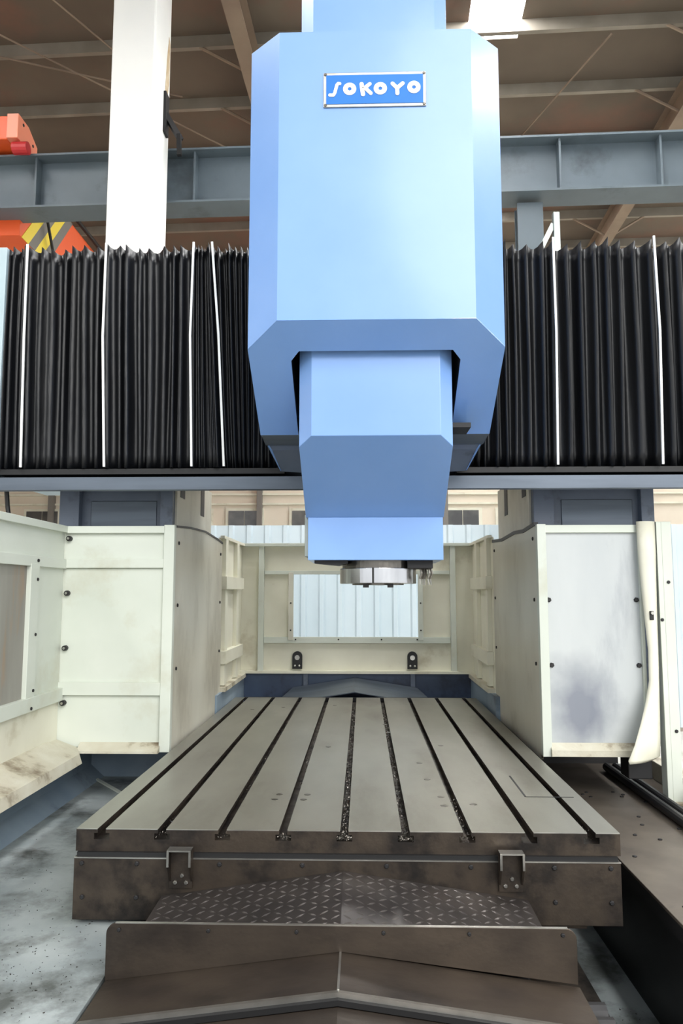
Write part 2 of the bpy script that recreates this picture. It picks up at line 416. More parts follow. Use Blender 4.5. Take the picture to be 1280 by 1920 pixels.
# left ledge
ld = MB().prism([(-1.60, .90), (-1.56, .90), (-1.40, .845), (-1.385, .80), (-1.40, .80), (-1.415, .835), (-1.57, .885), (-1.60, .885)], 'y', 1.8, 3.72)
ld.loft([(-1.60, 3.72, .885), (-1.40, 3.72, .835), (-1.40, 3.72, .845), (-1.60, 3.72, .90)], [(-1.60, 3.85, .885), (-1.46, 3.85, .84), (-1.46, 3.85, .85), (-1.60, 3.85, .90)])
ledge = tag(ld.build('drip_ledge', 'creamdirty'), 'grimy cream drip ledge along the chip tray under the window guard', 'ledge')

# right side lower tray and brown plate
rt = thing('side_channel', 'dusty blue floor channel beside the brown plate', 'tray', (.85, 3, 0))
MB().box(.79, 1.5, .9, 4.6, .04, .10).build('tray_floor', 'tray', rt)
MB().box(1.06, 1.10, .9, 4.6, .10, .585).build('tray_wall', 'dark', rt)  # wall coloured black for the shade beneath the plate
pl = thing('floor_plate', 'brown oily steel plate with screws beside the worktable', 'plate', (1.3, 3, .585))
MB().box(1.0, 1.72, .9, 4.7, .588, .60).build('plate', 'rplate', pl, bevel=.002)
MB().box(1.0, 1.012, .9, 4.7, .54, .588).build('edge_flange', 'dark', pl)
random.seed(5)
bolts(pl, [(1.06 + .35 * random.random(), 2.2 + 1.9 * random.random(), .60) for _ in range(26)], '+z', .009, .005, 'dark', 'screw')
for i, x in enumerate((1.42, 1.472)):
    o = MB().tube((x, 2.2, .625), (x, 4.5, .625), .024, 12).build('round_bar', 'dark', smooth=False)
    tag(o, ['dark round steel bar on the brown plate, next to the screws', 'dark round steel bar on the brown plate, next to the cream rail'][i], 'bar', 'round bars on the plate')
o = MB().box(1.62, 1.70, 2.2, 4.6, .60, .70).build('rail', 'creamdirty', bevel=.004)
tag(o, 'grimy cream square rail running along the brown plate', 'rail')

# ================================================================== WORKTABLE
TX, TH = -.0605, .9035
TY0, TY1 = 2.56, 5.68
tb = thing('worktable', 'grey ground steel milling table with nine long T-slots and oily front skirt', 'worktable', (TX, 4.1, .53))
slots = [-.064 + .2035 * (i - 4) for i in range(9)]
top = [(TX - TH, .778), (TX - TH, .85)]
for sx in slots:
    top += [(sx - .0135, .85), (sx - .0135, .836), (sx - .026, .836), (sx - .026, .816), (sx + .026, .816), (sx + .026, .836), (sx + .0135, .836), (sx + .0135, .85)]
top += [(TX + TH, .85), (TX + TH, .778)]
mb = MB()
A = [mb.bm.verts.new((u, TY0, v)) for u, v in top]; B = [mb.bm.verts.new((u, TY1, v)) for u, v in top]
n = len(top)
for i in range(n): mb.bm.faces.new((A[i], A[(i + 1) % n], B[(i + 1) % n], B[i]))
# end faces split into convex strips
for yy in (TY0, TY1):
    mb.poly([(TX - TH, yy, .778), (TX + TH, yy, .778), (TX + TH, yy, .816), (TX - TH, yy, .816)])
    for hw, za, zb in ((.026, .816, .836), (.0135, .836, .85)):
        ed = [TX - TH] + [e for sx in slots for e in (sx - hw, sx + hw)] + [TX + TH]
        for a, b in zip(ed[::2], ed[1::2]): mb.poly([(a, yy, za), (b, yy, za), (b, yy, zb), (a, yy, zb)])
bmesh.ops.remove_doubles(mb.bm, verts=mb.bm.verts, dist=1e-5)
slab = mb.build('table_top', 'tabletop', tb)
slab.data.materials.append(M['castiron'])
for p in slab.data.polygons:
    if p.normal.y < -.9 or p.normal.z < -.5 or abs(p.normal.x) > .9 or (p.normal.z > .9 and p.center.z + .53 < .84): p.material_index = 1
ed = [TX - TH] + [e for sx in slots for e in (sx - .0135, sx + .0135)] + [TX + TH]
for a, b in zip(ed[::2], ed[1::2]): MB().box(a + .001, b - .001, TY0 - .0012, TY0 + .002, .8478, .8503).build('front_edge_strip', 'brightedge', tb)  # thin bright steel strip along the table's top front edge
MB().box(TX - .80, TX + .80, TY0 + .05, TY1 - .05, .53, .778).build('table_body', 'castiron', tb)
sk = MB().box(-.963, .838, 2.545, 2.557, .565, .763).build('skirt', 'castiron', tb, bevel=.002)
for x in (-.963, .826):
    MB().box(x, x + .012, 2.557, TY1, .565, .763).build('side_skirt', 'castiron', tb)
MB().box(-.955, .83, 2.548, 2.57, .763, .778).build('shadow_gap', 'black', tb)
MB().box(-.963, .838, 2.543, 2.547, .760, .764).build('skirt_edge', 'brightedge', tb)
bolts(tb, [(x, 2.545, .745) for x in (-.936, -.751, -.476, -.202, .075, .351, .622, .804)] + [(x, 2.545, .638) for x in (-.931, -.751, .622, .803)], '-y', .008, .007, 'dark')
for cx in (-.602, .478):
    br = MB().box(cx - .038, cx + .038, 2.535, 2.545, .672, .80).build('bracket', 'castiron', tb)
    for sg in (-1, 1):
        MB().prism([(2.537, .69), (2.537, .80), (2.50, .80), (2.50, .755)], 'x', cx + sg * .036 - .003, cx + sg * .036 + .003).build('bracket_cheek', 'castiron', br)
        MB().bar((cx + sg * .036, 2.499, .80), (cx + sg * .036, 2.499, .75), .007, .004, up=(0, 1, 0)).build('bracket_edge', 'brightedge', br)
    MB().box(cx - .039, cx + .039, 2.498, 2.537, .797, .802).build('bracket_top', 'brightedge', br)
    bolts(br, [(cx - .018, 2.535, .69), (cx + .018, 2.535, .69), (cx + .004, 2.535, .712)], '-y', .007, .006, 'brightedge')
MB().bar((.631, 3.318, .8503), (.628, 2.99, .8503), .007, .002).build('scribed_line', 'black', tb)
MB().bar((.628, 2.99, .8503), (.812, 2.989, .8503), .006, .002).build('scribed_line', 'black', tb)
# plugs / bolt holes on the table top
bolts(tb, [(x, y, .850) for x, y in [(.30, 2.98), (.30, 2.86), (.27, 3.25), (.26, 3.55), (.41, 2.88), (.40, 3.95), (.14, 4.3), (.13, 4.55), (-.33, 3.0), (-.34, 2.93), (-.22, 3.0), (-.23, 2.93), (-.18, 3.9), (-.75, 5.1), (-.2, 5.3), (-.55, 5.2)]], '+z', .014, .0012, 'darkchrome', 'plug')
# chips in three slots
random.seed(2)
mb = MB()
for sx, dens, y0, y1 in ((slots[3], 260, 3.2, 5.6), (slots[4], 1500, 2.57, 5.3), (slots[5], 1300, 2.57, 5.4), (slots[2], 140, 3, 5), (slots[6], 160, 2.57, 3.0), (slots[1], 40, 2.57, 2.8), (slots[8], 30, 2.57, 2.8)):
    for _ in range(dens):
        c = Vector((sx + random.uniform(-.011, .011), random.uniform(y0, y1), .818 + random.random() * .022))
        if random.random() < .25: c = Vector((sx + random.uniform(-.024, .024), random.uniform(TY0 + .002, TY0 + .05), .82 + random.random() * .008))
        s = random.uniform(.002, .0048)
        vs = [mb.bm.verts.new(c + Vector((random.uniform(-s, s), random.uniform(-s, s), random.uniform(-s, s)))) for _ in range(4)]
        for t in ((0, 1, 2), (0, 3, 1), (0, 2, 3), (1, 3, 2)): mb.bm.faces.new([vs[i] for i in t])
sw = mb.build('chips', 'chips', None)
sw['label'] = 'fine shiny metal chips lying in the table slots'; sw['category'] = 'metal chips'; sw['kind'] = 'stuff'

# swarf on tray and ledge
mb = MB()
def bit(c, s):
    vs = [mb.bm.verts.new(Vector(c) + Vector((random.uniform(-s, s), random.uniform(-s, s), random.uniform(-.15 * s, s)))) for _ in range(4)]
    for t in ((0, 1, 2), (0, 3, 1), (0, 2, 3), (1, 3, 2)): mb.bm.faces.new([vs[i] for i in t])
for _ in range(520):
    cl = random.choice([(-1.0, 2.35, .22), (-.95, 2.1, .15), (-1.15, 2.2, .3), (-1.3, 2.8, .35)])
    x = min(-.77, max(-1.6, random.gauss(cl[0], cl[2] * .6))); yv = random.gauss(cl[1], cl[2])
    if yv < 1 or yv > 4.3 : continue
    bit((x, yv, .551), random.uniform(.001, .0045))
for _ in range(200):
    bit((random.uniform(.8, 1.0), random.uniform(1.5, 3.0), .101), random.uniform(.002, .005))
sw = mb.build('swarf', 'swarf', None)
sw['label'] = 'dark specks of swarf scattered over the blue tray floor'; sw['category'] = 'metal chips'; sw['kind'] = 'stuff'

# ================================================================== TELESCOPIC WAY COVER (front) and rear cover
wcv = thing('way_cover', 'brown steel gabled way cover with diamond-plate step in front of the worktable', 'way cover', (-.066, 2.0, .3))
RX = -.066


def gable(y0, y1, z0, z1, hw0, hw1, drop=.13, th=.006, side=.0):
    mb = MB()
    def ring(y, z, hw):
        e = z - drop * hw
        return [(RX - hw, y, e - side - .001), (RX - hw, y, e), (RX, y, z), (RX + hw, y, e), (RX + hw, y, e - side - .001), (RX + hw - th, y, e - side - .001), (RX + hw - th, y, e - th), (RX, y, z - th), (RX - hw + th, y, e - th), (RX - hw + th, y, e - side - .001)]
    mb.loft(ring(y0, z0, hw0), ring(y1, z1, hw1))
    return mb


gable(2.215, 2.544, .698, .728, .615, .60, .14, .006, .05).build('tread_plate', 'tread', wcv)
# raised lugs of the diamond plate
mb = MB()
k = 0
for iy in range(10):
    for ix in range(34):
        u = -.58 + ix * .0352; v = 2.232 + iy * .0325
        if abs(u) > .585: continue
        ang = R(35) if (ix + iy) % 2 else R(-35)
        t = (v - 2.215) / (2.544 - 2.215)
        def zz(xx, yy): return .698 + .030 * (yy - 2.215) / .329 - .14 * abs(xx - RX)
        c, s_ = math.cos(ang), math.sin(ang)
        L_, W_ = .0165, .0042
        base = [(-L_, 0), (0, -W_), (L_, 0), (0, W_)]
        vs = []
        for a, b in base:
            xx = RX + u + a * c - b * s_; yy = v + a * s_ + b * c
            vs.append(mb.bm.verts.new((xx, yy, zz(xx, yy))))
        tp = []
        for a, b in ((-.005, 0), (.005, 0)):
            xx = RX + u + a * c - b * s_; yy = v + a * s_ + b * c
            tp.append(mb.bm.verts.new((xx, yy, zz(xx, yy) + .0028)))
        mb.bm.faces.new((vs[0], vs[1], tp[0])); mb.bm.faces.new((vs[1], tp[1], tp[0])); mb.bm.faces.new((vs[1], vs[2], tp[1]))
        mb.bm.faces.new((vs[2], vs[3], tp[1])); mb.bm.faces.new((vs[3], tp[0], tp[1])); mb.bm.faces.new((vs[3], vs[0], tp[0]))
mb.build('tread_lugs', 'brightedge' if False else 'tread', wcv, kind='stuff')
# upright flange with rounded top corners
pr = [(RX - .666, .548), (RX, .634), (RX + .66, .556)]
for a in range(0, 91, 15): pr.append((RX + .66 - .03 + .03 * math.cos(R(a)), .674 + .03 * math.sin(R(a))))
for a in range(90, 181, 15): pr.append((RX - .666 + .03 + .03 * math.cos(R(a)), .674 + .03 * math.sin(R(a))))
fl = MB().prism(pr, 'y', 2.198, 2.206).build('flange', 'cover', wcv, bevel=.0015)
pr2 = [(RX + .635, .7035), (RX + .635, .7055), (RX - .64, .7055), (RX - .64, .7035)]
MB().prism(pr2, 'y', 2.1975, 2.2065).build('flange_edge', 'brightedge', fl)
bolts(fl, [(x, 2.198, .687) for x in (-.695, -.44, -.19, .055, .295, .555)], '-y', .006, .005, 'dark')
gable(2.0, 2.2, .634, .634, .664, .664, .128, .008, .10).build('cover_section', 'cover', wcv)
gable(1.985, 2.0, .636, .634, .666, .666, .128, .016, .10).build('wiper_strip', 'brightedge', wcv)
gable(1.975, 1.987, .622, .624, .66, .66, .128, .014, .09).build('wiper_lip', 'black', wcv)
gable(1.1, 1.975, .606, .606, .640, .640, .128, .008, .10).build('cover_section', 'cover', wcv)
MB().box(RX - .003, RX + .003, 2.0, 2.197, .632, .6362).build('ridge_line', 'brightedge', wcv)
for sx in (-1, 1):
    for k in range(3):
        MB().tube((RX + sx * .67, 2.02 + .07 * k, .50), (RX + sx * .72, 2.02 + .07 * k, .50), .03, 12).build('roller', 'dark', wcv)

rc = thing('rear_way_cover', 'grey gabled steel cover behind the worktable', 'way cover', (-.05, 5.9, .6))
gable(5.74, 6.08, .885, .955, .62, .50, .16, .006, .05).build('cover_section', 'steelcover', rc)
MB().box(-.9, .78, 5.70, 5.74, .55, .845).build('end_plate', 'dark', rc)
tr = thing('rear_trough', 'navy blue chip trough wall below the rear guard', 'trough', (-.05, 6.15, 0))
MB().box(-1.0, .90, 6.12, 6.15, 0, .995).build('trough_wall', 'trough', tr)
for x in (-.465, .40): MB().box(x - .018, x + .018, 6.085, 6.12, .3, .99).build('rib', 'bluegrey', tr)
for x in (-1.0, .87): MB().box(x, x + .03, 5.0, 6.12, .3, .955).build('trough_side', 'traywall', tr)
MB().box(-.97, .87, 5.7, 6.12, .5, .53).build('trough_floor', 'trough', tr)

# ================================================================== SHEET METAL GUARDS
# left column guard
gl = thing('column_guard', 'cream sheet-metal guard with three stacked panels and knobs around the column by the chip tray', 'guard', (-1.27, 4.4, .82))
F = 3.85
MB().box(-1.585, -1.04, F + .012, F + .018, 1.81, 1.95).build('panel', 'cream', gl)
MB().box(-1.585, -1.04, F + .010, F + .016, 1.175, 1.765).build('panel', 'cream', gl, bevel=.003)
MB().box(-1.585, -1.04, F + .014, F + .020, .85, 1.115).build('panel', 'cream', gl)
MB().box(-1.585, -1.04, F - .008, F + .02, 1.765, 1.812).build('rail', 'cream', gl, bevel=.002)
MB().box(-1.585, -1.04, F - .008, F + .02, 1.112, 1.178).build('rail', 'cream', gl, bevel=.002)
MB().box(-1.57, -1.035, F - .012, F + .05, 1.948, 1.985).build('top_rail', 'cream', gl, bevel=.002)
MB().box(-1.04, -.985, F - .012, F + .03, .83, 1.99).build('corner_post', 'cream', gl, bevel=.002)
MB().prism([(F + .02, .83), (F + .02, .875), (F + .012, .875), (F - .05, .842), (F - .05, .83)], 'x', -1.45, -1.035).build('bottom_flange', 'creamdirty', gl)
mb = MB()
T_ = [(3.88, 1.985), (4.2, 2.005), (4.6, 2.015), (5.0, 1.995), (5.17, 1.98)]
for (a, b) in zip(T_, T_[1:]):
    mb.loft([(-.995, a[0], .80), (-.985, a[0], .80), (-.985, a[0], a[1]), (-.995, a[0], a[1])], [(-.995, b[0], .80), (-.985, b[0], .80), (-.985, b[0], b[1]), (-.995, b[0], b[1])], caps=False)
mb.build('side_sheet', 'sidesheet', gl)
mb = MB()
for (a, b) in zip(T_, T_[1:]): mb.bar((-.99, a[0], a[1]), (-.99, b[0], b[1]), .018, .012)
mb.build('edge_seal', 'dark', gl)
bolts(gl, [(-.984, y_, z_) for y_ in (3.93, 5.1) for z_ in (1.9, 1.57, 1.24)], '+x', .010, .006)
for z_ in (1.92, 1.634, 1.351, 1.072):
    kb = MB().tube((-1.545, F + .016, z_), (-1.545, F - .012, z_), .014, 10).build('knob', 'dark', gl)
    MB().tube((-1.545, F - .011, z_), (-1.545, F - .02, z_), .007, 8).build('knob_screw', 'brightedge', kb)

# left window guard (wing) running toward the viewer
wg = thing('window_guard', 'cream side guard with a large grimy grey window', 'guard', (-1.58, 3.1, .88))
WX = -1.57
MB().box(WX - .012, WX, 2.2, 3.85, 1.80, 1.95).build('panel', 'cream', wg)
MB().box(WX - .012, WX, 3.5, 3.85, 1.14, 1.80).build('panel', 'cream', wg)
MB().box(WX - .012, WX, 2.2, 3.85, .88, 1.10).build('panel', 'cream2', wg)
MB().prism([(WX - .05, 1.95), (WX + .02, 1.95), (WX + .02, 1.985), (WX - .05, 1.995)], 'y', 2.2, 3.87).build('top_cap', 'cream', wg, bevel=.002)
MB().box(WX - .01, WX + .018, 2.2, 3.85, 1.762, 1.812).build('window_rail', 'cream', wg, bevel=.002)
MB().box(WX - .01, WX + .024, 2.2, 3.85, 1.085, 1.15).build('window_rail', 'cream', wg, bevel=.002)
MB().box(WX - .01, WX + .02, 3.43, 3.52, 1.13, 1.775).build('window_stile', 'cream', wg, bevel=.002)
MB().box(WX - .006, WX - .001, 2.2, 3.45, 1.14, 1.77).build('window_pane', 'window', wg)
bolts(wg, [(WX + .02, 3.50, z_) for z_ in (1.79, 1.70, 1.44, 1.18)] + [(WX + .024, 3.48, 1.10)], '+x', .008, .006)

# right column guard
gr = thing('column_guard', 'cream guard with one large smudged silver panel around the column by the brown plate', 'guard', (1.15, 4.4, .82))
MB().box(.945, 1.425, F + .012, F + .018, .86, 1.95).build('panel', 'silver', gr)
MB().box(.90, .945, F - .012, F + .03, .82, 1.99).build('corner_post', 'cream', gr, bevel=.002)
MB().box(1.415, 1.432, F - .006, F + .03, .83, 1.98).build('corner_post', 'cream', gr, bevel=.002)
MB().box(.94, 1.43, F - .006, F + .04, 1.945, 1.985).build('top_rail', 'cream', gr, bevel=.002)
MB().prism([(F + .02, .825), (F + .02, .885), (F + .010, .885), (F - .03, .855), (F - .03, .825)], 'x', .94, 1.40).build('bottom_flange', 'creamdirty', gr)
mb = MB()
T_ = [(3.88, 1.99), (4.15, 1.975), (4.4, 1.985), (4.8, 1.97), (5.15, 1.985)]
for (a, b) in zip(T_, T_[1:]):
    mb.loft([(.90, a[0], .80), (.91, a[0], .80), (.91, a[0], a[1]), (.90, a[0], a[1])], [(.90, b[0], .80), (.91, b[0], .80), (.91, b[0], b[1]), (.90, b[0], b[1])], caps=False)
mb.build('side_sheet', 'sidesheet', gr)
mb = MB()
for (a, b) in zip(T_, T_[1:]): mb.bar((.905, a[0], a[1] + .004), (.905, b[0], b[1] + .004), .022, .02)
mb.build('edge_seal', 'dark', gr)
bolts(gr, [(.899, y_, z_) for y_ in (3.93, 5.08) for z_ in (1.92, 1.60, 1.27)], '-x', .010, .006)
bolts(gr, [(.955, F + .012, 1.6), (.96, F + .012, 1.27), (1.40, F + .012, 1.6), (1.40, F + .012, 1.27)], '-y', .013, .01)

MB().box(1.34, 1.46, 3.90, 4.02, .70, .83).build('mounting_block', 'dark', gr, bevel=.004)

# bent door leaf
mb = MB()
lv = [(2.00, 1.405, 1.495, 0), (1.85, 1.405, 1.495, -.006), (1.67, 1.412, 1.49, -.012), (1.50, 1.42, 1.487, -.02), (1.35, 1.428, 1.485, -.026), (1.20, 1.428, 1.482, -.02), (1.10, 1.40, 1.48, -.04), (1.0, 1.36, 1.478, -.07), (.90, 1.315, 1.475, -.10), (.83, 1.275, 1.47, -.12), (.815, 1.28, 1.44, -.12)]
rows = []
for z_, a, b, yy in lv:
    row = []
    for k in range(6):
        t = k / 5
        row.append(mb.bm.verts.new((a + (b - a) * t, 3.83 + yy * (1 - t) - .02 * math.sin(t * math.pi), z_)))
    rows.append(row)
for r0, r1 in zip(rows, rows[1:]):
    for k in range(5): mb.bm.faces.new((r0[k], r0[k + 1], r1[k + 1], r1[k]))
dl = thing('bent_door_leaf', 'buckled cream sheet-metal door leaf with curled lower corner', 'door leaf', (1.45, 3.83, .8))
o = mb.build('leaf', 'cream2', dl, smooth=True, recalc=False)
sm = o.modifiers.new('solid', 'SOLIDIFY'); sm.thickness = .004
lk = MB().box(1.44, 1.46, 3.79, 3.81, 1.50, 1.545).build('latch', 'dark', dl, bevel=.003)
MB().tube((1.45, 3.79, 1.535), (1.45, 3.78, 1.535), .008, 8).build('latch_knob', 'brightedge', lk)
# post
po = thing('guard_post', 'narrow cream upright post beside the buckled door leaf', 'post', (1.54, 3.86, .6))
MB().box(1.505, 1.53, 3.83, 3.90, .605, 2.0).build('post_web', 'cream', po, bevel=.002)
MB().box(1.53, 1.58, 3.83, 3.845, .605, 2.0).build('post_flange', 'cream', po, bevel=.002)
MB().box(1.50, 1.60, 3.80, 3.92, .60, .61).build('foot_plate', 'creamdirty', po)
bolts(po, [(1.555, 3.83, 1.69), (1.515, 3.83, 1.5), (1.56, 3.83, .95)], '-y', .009, .006)

# rear side guards
for side, X_, sg, lab in (('l', -1.0, 1, 'cream ribbed side guard panel behind the guard with three stacked panels'), ('r', .90, -1, 'cream ribbed side guard panel behind the guard with the silver panel')):
    sgd = thing('side_guard', lab, 'guard', (X_, 5.6, .95))
    MB().box(X_ - .004 - (.004 if sg > 0 else -.004), X_ + .004 - (.004 if sg > 0 else -.004), 5.15, 6.124, .96, 2.02).build('panel', 'cream2', sgd)
    MB().box(min(X_, X_ + sg * .03), max(X_, X_ + sg * .03), 5.17, 6.1, 2.015, 2.035).build('top_cap', 'cream2', sgd)
    for y_ in (5.24, 5.72):
        MB().box(min(X_, X_ + sg * .03), max(X_, X_ + sg * .03), y_, y_ + .09, .99, 2.015).build('stud', 'cream2', sgd, bevel=.002)
    for z_ in (1.66, 1.14):
        MB().box(min(X_, X_ + sg * .045), max(X_, X_ + sg * .045), 5.2, 5.95, z_, z_ + .09).build('rail', 'cream2', sgd, bevel=.002)
    MB().box(min(X_, X_ + sg * .05), max(X_, X_ + sg * .05), 5.17, 6.1, .955, .985).build('bottom_flange', 'creamdirty', sgd)

# rear guard
bg_ = thing('rear_guard', 'cream rear guard with a clear window and two black lugs behind the worktable', 'guard', (-.05, 6.12, .99))
wx0, wx1, wz0, wz1 = -.575, .455, 1.275, 1.785
for (a, b, c, d) in ((-1.01, wx0, 1.0, 2.02), (wx1, .91, 1.0, 2.02), (wx0, wx1, 1.0, wz0), (wx0, wx1, wz1, 2.02)):
    MB().box(a, b, 6.125, 6.131, c, d).build('panel', 'cream2', bg_)
MB().box(wx0, wx1, 6.126, 6.129, wz0, wz1).build('window_pane', 'glass', bg_, label='clear plastic pane')
for x in (-.835, .735): MB().box(x - .022, x + .022, 6.085, 6.125, 1.0, 2.02).build('stud', 'cream', bg_, bevel=.002)
MB().box(-1.01, .91, 6.07, 6.14, 2.015, 2.04).build('top_cap', 'cream', bg_, bevel=.002)
MB().box(-1.01, .91, 6.06, 6.13, .985, 1.005).build('bottom_flange', 'cream2', bg_)
MB().box(-.81, .71, 6.10, 6.125, 1.785, 1.815).build('rail', 'cream', bg_, bevel=.002)
MB().box(-.81, .71, 6.10, 6.125, 1.225, 1.275).build('rail', 'cream', bg_, bevel=.002)
MB().box(wx0 - .035, wx0 + .005, 6.09, 6.125, 1.25, 1.80).build('window_stile', 'sidesheet', bg_, bevel=.002)
MB().box(wx1 - .005, wx1 + .035, 6.09, 6.125, 1.25, 1.80).build('window_stile', 'cream', bg_, bevel=.002)
bolts(bg_, [(x, 6.10, 1.255) for x in (-.55, -.2, .15, .44)] + [(x, 6.09, z_) for x in (-.59, .47) for z_ in (1.33, 1.55)], '-y', .007, .005)
for x in (-.535, .40):
    pr = [(x - .04, 1.02), (x + .04, 1.02)] + [(x + .04 * math.cos(R(a)), 1.12 + .04 * math.sin(R(a))) for a in range(0, 181, 20)]
    lg = MB().prism(pr, 'y', 6.095, 6.125).build('lug', 'dark', bg_)
    MB().tube((x, 6.094, 1.11), (x, 6.09, 1.11), .02, 14).build('lug_pin', 'brightedge', lg)
    bolts(lg, [(x - .018, 6.095, 1.045), (x + .018, 6.095, 1.045)], '-y', .008, .006, 'brightedge')

# ================================================================== COLUMNS AND CROSSBEAM
for X0, X1, inner, lab in ((-1.66, -1.035, -1.035, 'blue-grey machine column with slotted inner side above the stacked-panel guard'), (.918, 1.56, .918, 'blue-grey machine column above the silver-panelled guard')):
    c = thing('machine_column', lab, 'machine column', ((X0 + X1) / 2, 4.4, 0))
    MB().box(X0, X1, 4.03, 4.95, .86, 2.31).build('column_body', 'bluegrey', c)
    MB().box(X0, X1, 4.72, 5.1, 0, .86).build('column_foot', 'dark', c)
    for a, b in ((X0, X0 + .11), (X1 - .07, X1)):
        MB().box(a, b, 3.98, 4.03, .86, 2.31).build('front_rib', 'bluegrey', c, bevel=.004)
    MB().box(X0 + .11, X1 - .07, 3.98, 4.03, .86, 1.95).build('front_rib', 'bluegrey', c)
    MB().box(X0 + .16, X1 - .10, 4.022, 4.03, 1.97, 2.14).build('inspection_plate', 'steelcover', c, bevel=.003)
    sx = 1 if inner < 0 else -1
    o = MB().box(min(inner, inner + sx * .012), max(inner, inner + sx * .012), 4.03, 4.95, 1.2, 2.31).build('side_cover', 'sidesheet', c)
    for y_, z_ in ((4.10, 2.17), (4.62, 2.12)):
        MB().box(min(inner + sx * .010, inner + sx * .014), max(inner + sx * .010, inner + sx * .014), y_, y_ + .10, z_, 2.31).build('slot', 'black', c)

cb = thing('crossbeam', 'long grey crossbeam carried on the two machine columns behind the bellows', 'crossbeam', (-.05, 4.2, 2.31))
MB().box(-1.86, 1.80, 3.86, 4.7, 2.31, 3.36).build('beam_body', 'bluegrey', cb)
MB().box(-1.86, 1.80, 3.80, 3.86, 2.36, 2.55).build('guideway', 'darkchrome', cb)
MB().box(-1.86, 1.80, 3.80, 3.86, 3.15, 3.34).build('guideway', 'darkchrome', cb)
MB().prism([(3.655, 2.152), (3.665, 2.146), (3.93, 2.255), (3.93, 2.31), (3.90, 2.31), (3.90, 2.262), (3.672, 2.216), (3.655, 2.216)], 'x', -2.0, 1.95).build('drip_strip', 'steelcover', cb)
MB().box(-2.05, -1.86, 3.66, 4.7, 2.262, 3.44).build('end_plate', 'endplate', cb, bevel=.004)
MB().box(1.80, 1.9, 3.66, 4.7, 2.31, 3.44).build('end_plate', 'endplate', cb, bevel=.004)
MB().path([(-1.83, 3.72, 2.17), (-1.83, 3.74, 2.08), (-1.82, 3.75, 1.995)], .012).build('hose', 'black', cb)

# railing stub on the crossbeam
rs = thing('railing_post', 'short galvanised railing post with diagonal brace on the crossbeam', 'post', (1.147, 4.2, 3.36))
MB().box(1.128, 1.166, 4.18, 4.22, 3.37, 3.87).build('upright', 'galv', rs, bevel=.003)
MB().bar((1.13, 4.2, 3.80), (.98, 4.2, 3.5), .025, .03).build('brace', 'galv', rs)
MB().box(.95, 1.19, 4.15, 4.25, 3.36, 3.37).build('foot_plate', 'galv', rs)


# ================================================================== BELLOWS
def bellows(name, label, peaks, seed, rods, depth=.052):
    """peaks: list of (x_top, x_bottom) of the outward folds"""
    random.seed(seed)
    root = thing(name, label, 'bellows', ((peaks[0][0] + peaks[-1][0]) / 2, 3.72, 2.262))
    mb = MB()
    nz = 16
    cols = []
    ns = 5
    ph = [random.uniform(0, 6.28) for _ in peaks]; am = [random.uniform(.2, 1) for _ in peaks]
    dtop = [random.uniform(-.010, .008) for _ in peaks]; fy = [random.uniform(-.022, .018) for _ in peaks]
    for i in range(len(peaks) - 1):
        (a0, a1), (b0, b1) = peaks[i], peaks[i + 1]
        wdt = (b0 - a0)
        dp = min(depth, wdt * 1.5) * random.uniform(.75, 1.1)
        sk = random.uniform(.35, .65)
        for k in range(ns):
            t = k / ns
            col = []
            # sharp peak, rounded valley
            tt = t / sk if t < sk else (1 - t) / (1 - sk)
            prof = math.sin(tt * math.pi / 2) ** 0.9
            for j in range(nz + 1):
                v = j / nz
                fold = (1 - t) * math.sin(ph[i] + v * 4.2) * am[i] + t * math.sin(ph[i + 1] + v * 4.2) * am[i + 1]
                x0 = a0 + (b0 - a0) * t; x1 = a1 + (b1 - a1) * t
                x = x1 + (x0 - x1) * v + .006 * fold * (1 if wdt > .035 else .3)
                sag = .012 * math.sin(v * math.pi)
                yy = 3.69 + (1 - t) * fy[i] + t * fy[i + 1] + dp * prof + .012 * fold * prof - sag * (1 - prof)
                ztop = 3.452 + ((1 - t) * dtop[i] + t * dtop[i + 1]) - .012 * prof
                col.append(mb.bm.verts.new((x, yy, 2.268 + (ztop - 2.268) * v)))
            cols.append(col)
    for c0, c1 in zip(cols, cols[1:]):
        for j in range(nz): mb.bm.faces.new((c0[j], c1[j], c1[j + 1], c0[j + 1]))
    o = mb.build('folds', 'vinyl', root, smooth=True, recalc=False)
    me = o.data
    for idx, e in enumerate(me.edges):
        pass
    sm = o.modifiers.new('solid', 'SOLIDIFY'); sm.thickness = .0025
    for pts in rods:
        mb = MB()
        for a, b in zip(pts, pts[1:]): mb.bar(a, b, .011, .008, up=(0, 1, 0))
        mb.build('stiffener_strip', 'white', root)
    MB().box(peaks[0][0] - .005, peaks[-1][0] + .005, 3.70, 3.80, 2.238, 2.266).build('bottom_track', 'black', root)
    return root


def series(stops):
    """stops: list of (x_top, x_bottom, folds_to_next)"""
    out = []
    for (a, b) in zip(stops, stops[1:]):
        nfo = a[2]
        for k in range(nfo):
            t = k / nfo
            j = random.uniform(-.32, .32) / nfo if k else 0
            out.append((a[0] + (b[0] - a[0]) * (t + j), a[1] + (b[1] - a[1]) * (t + j)))
    out.append((stops[-1][0], stops[-1][1]))
    return out


random.seed(11)
lp = series([(-1.858, -1.858, 4), (-1.753, -1.735, 7), (-1.336, -1.307, 8), (-.876, -.862, 6), (-.78, -.698, 6), (-.60, -.58, 5), (-.40, -.40, 1)])


def rod(xt, xb, bend=0.0, yv=3.662):
    xm = (xt + xb) / 2 + bend
    return [(xt, yv, 3.455), (xm, yv - .01, 2.95), (xb, yv, 2.27)]


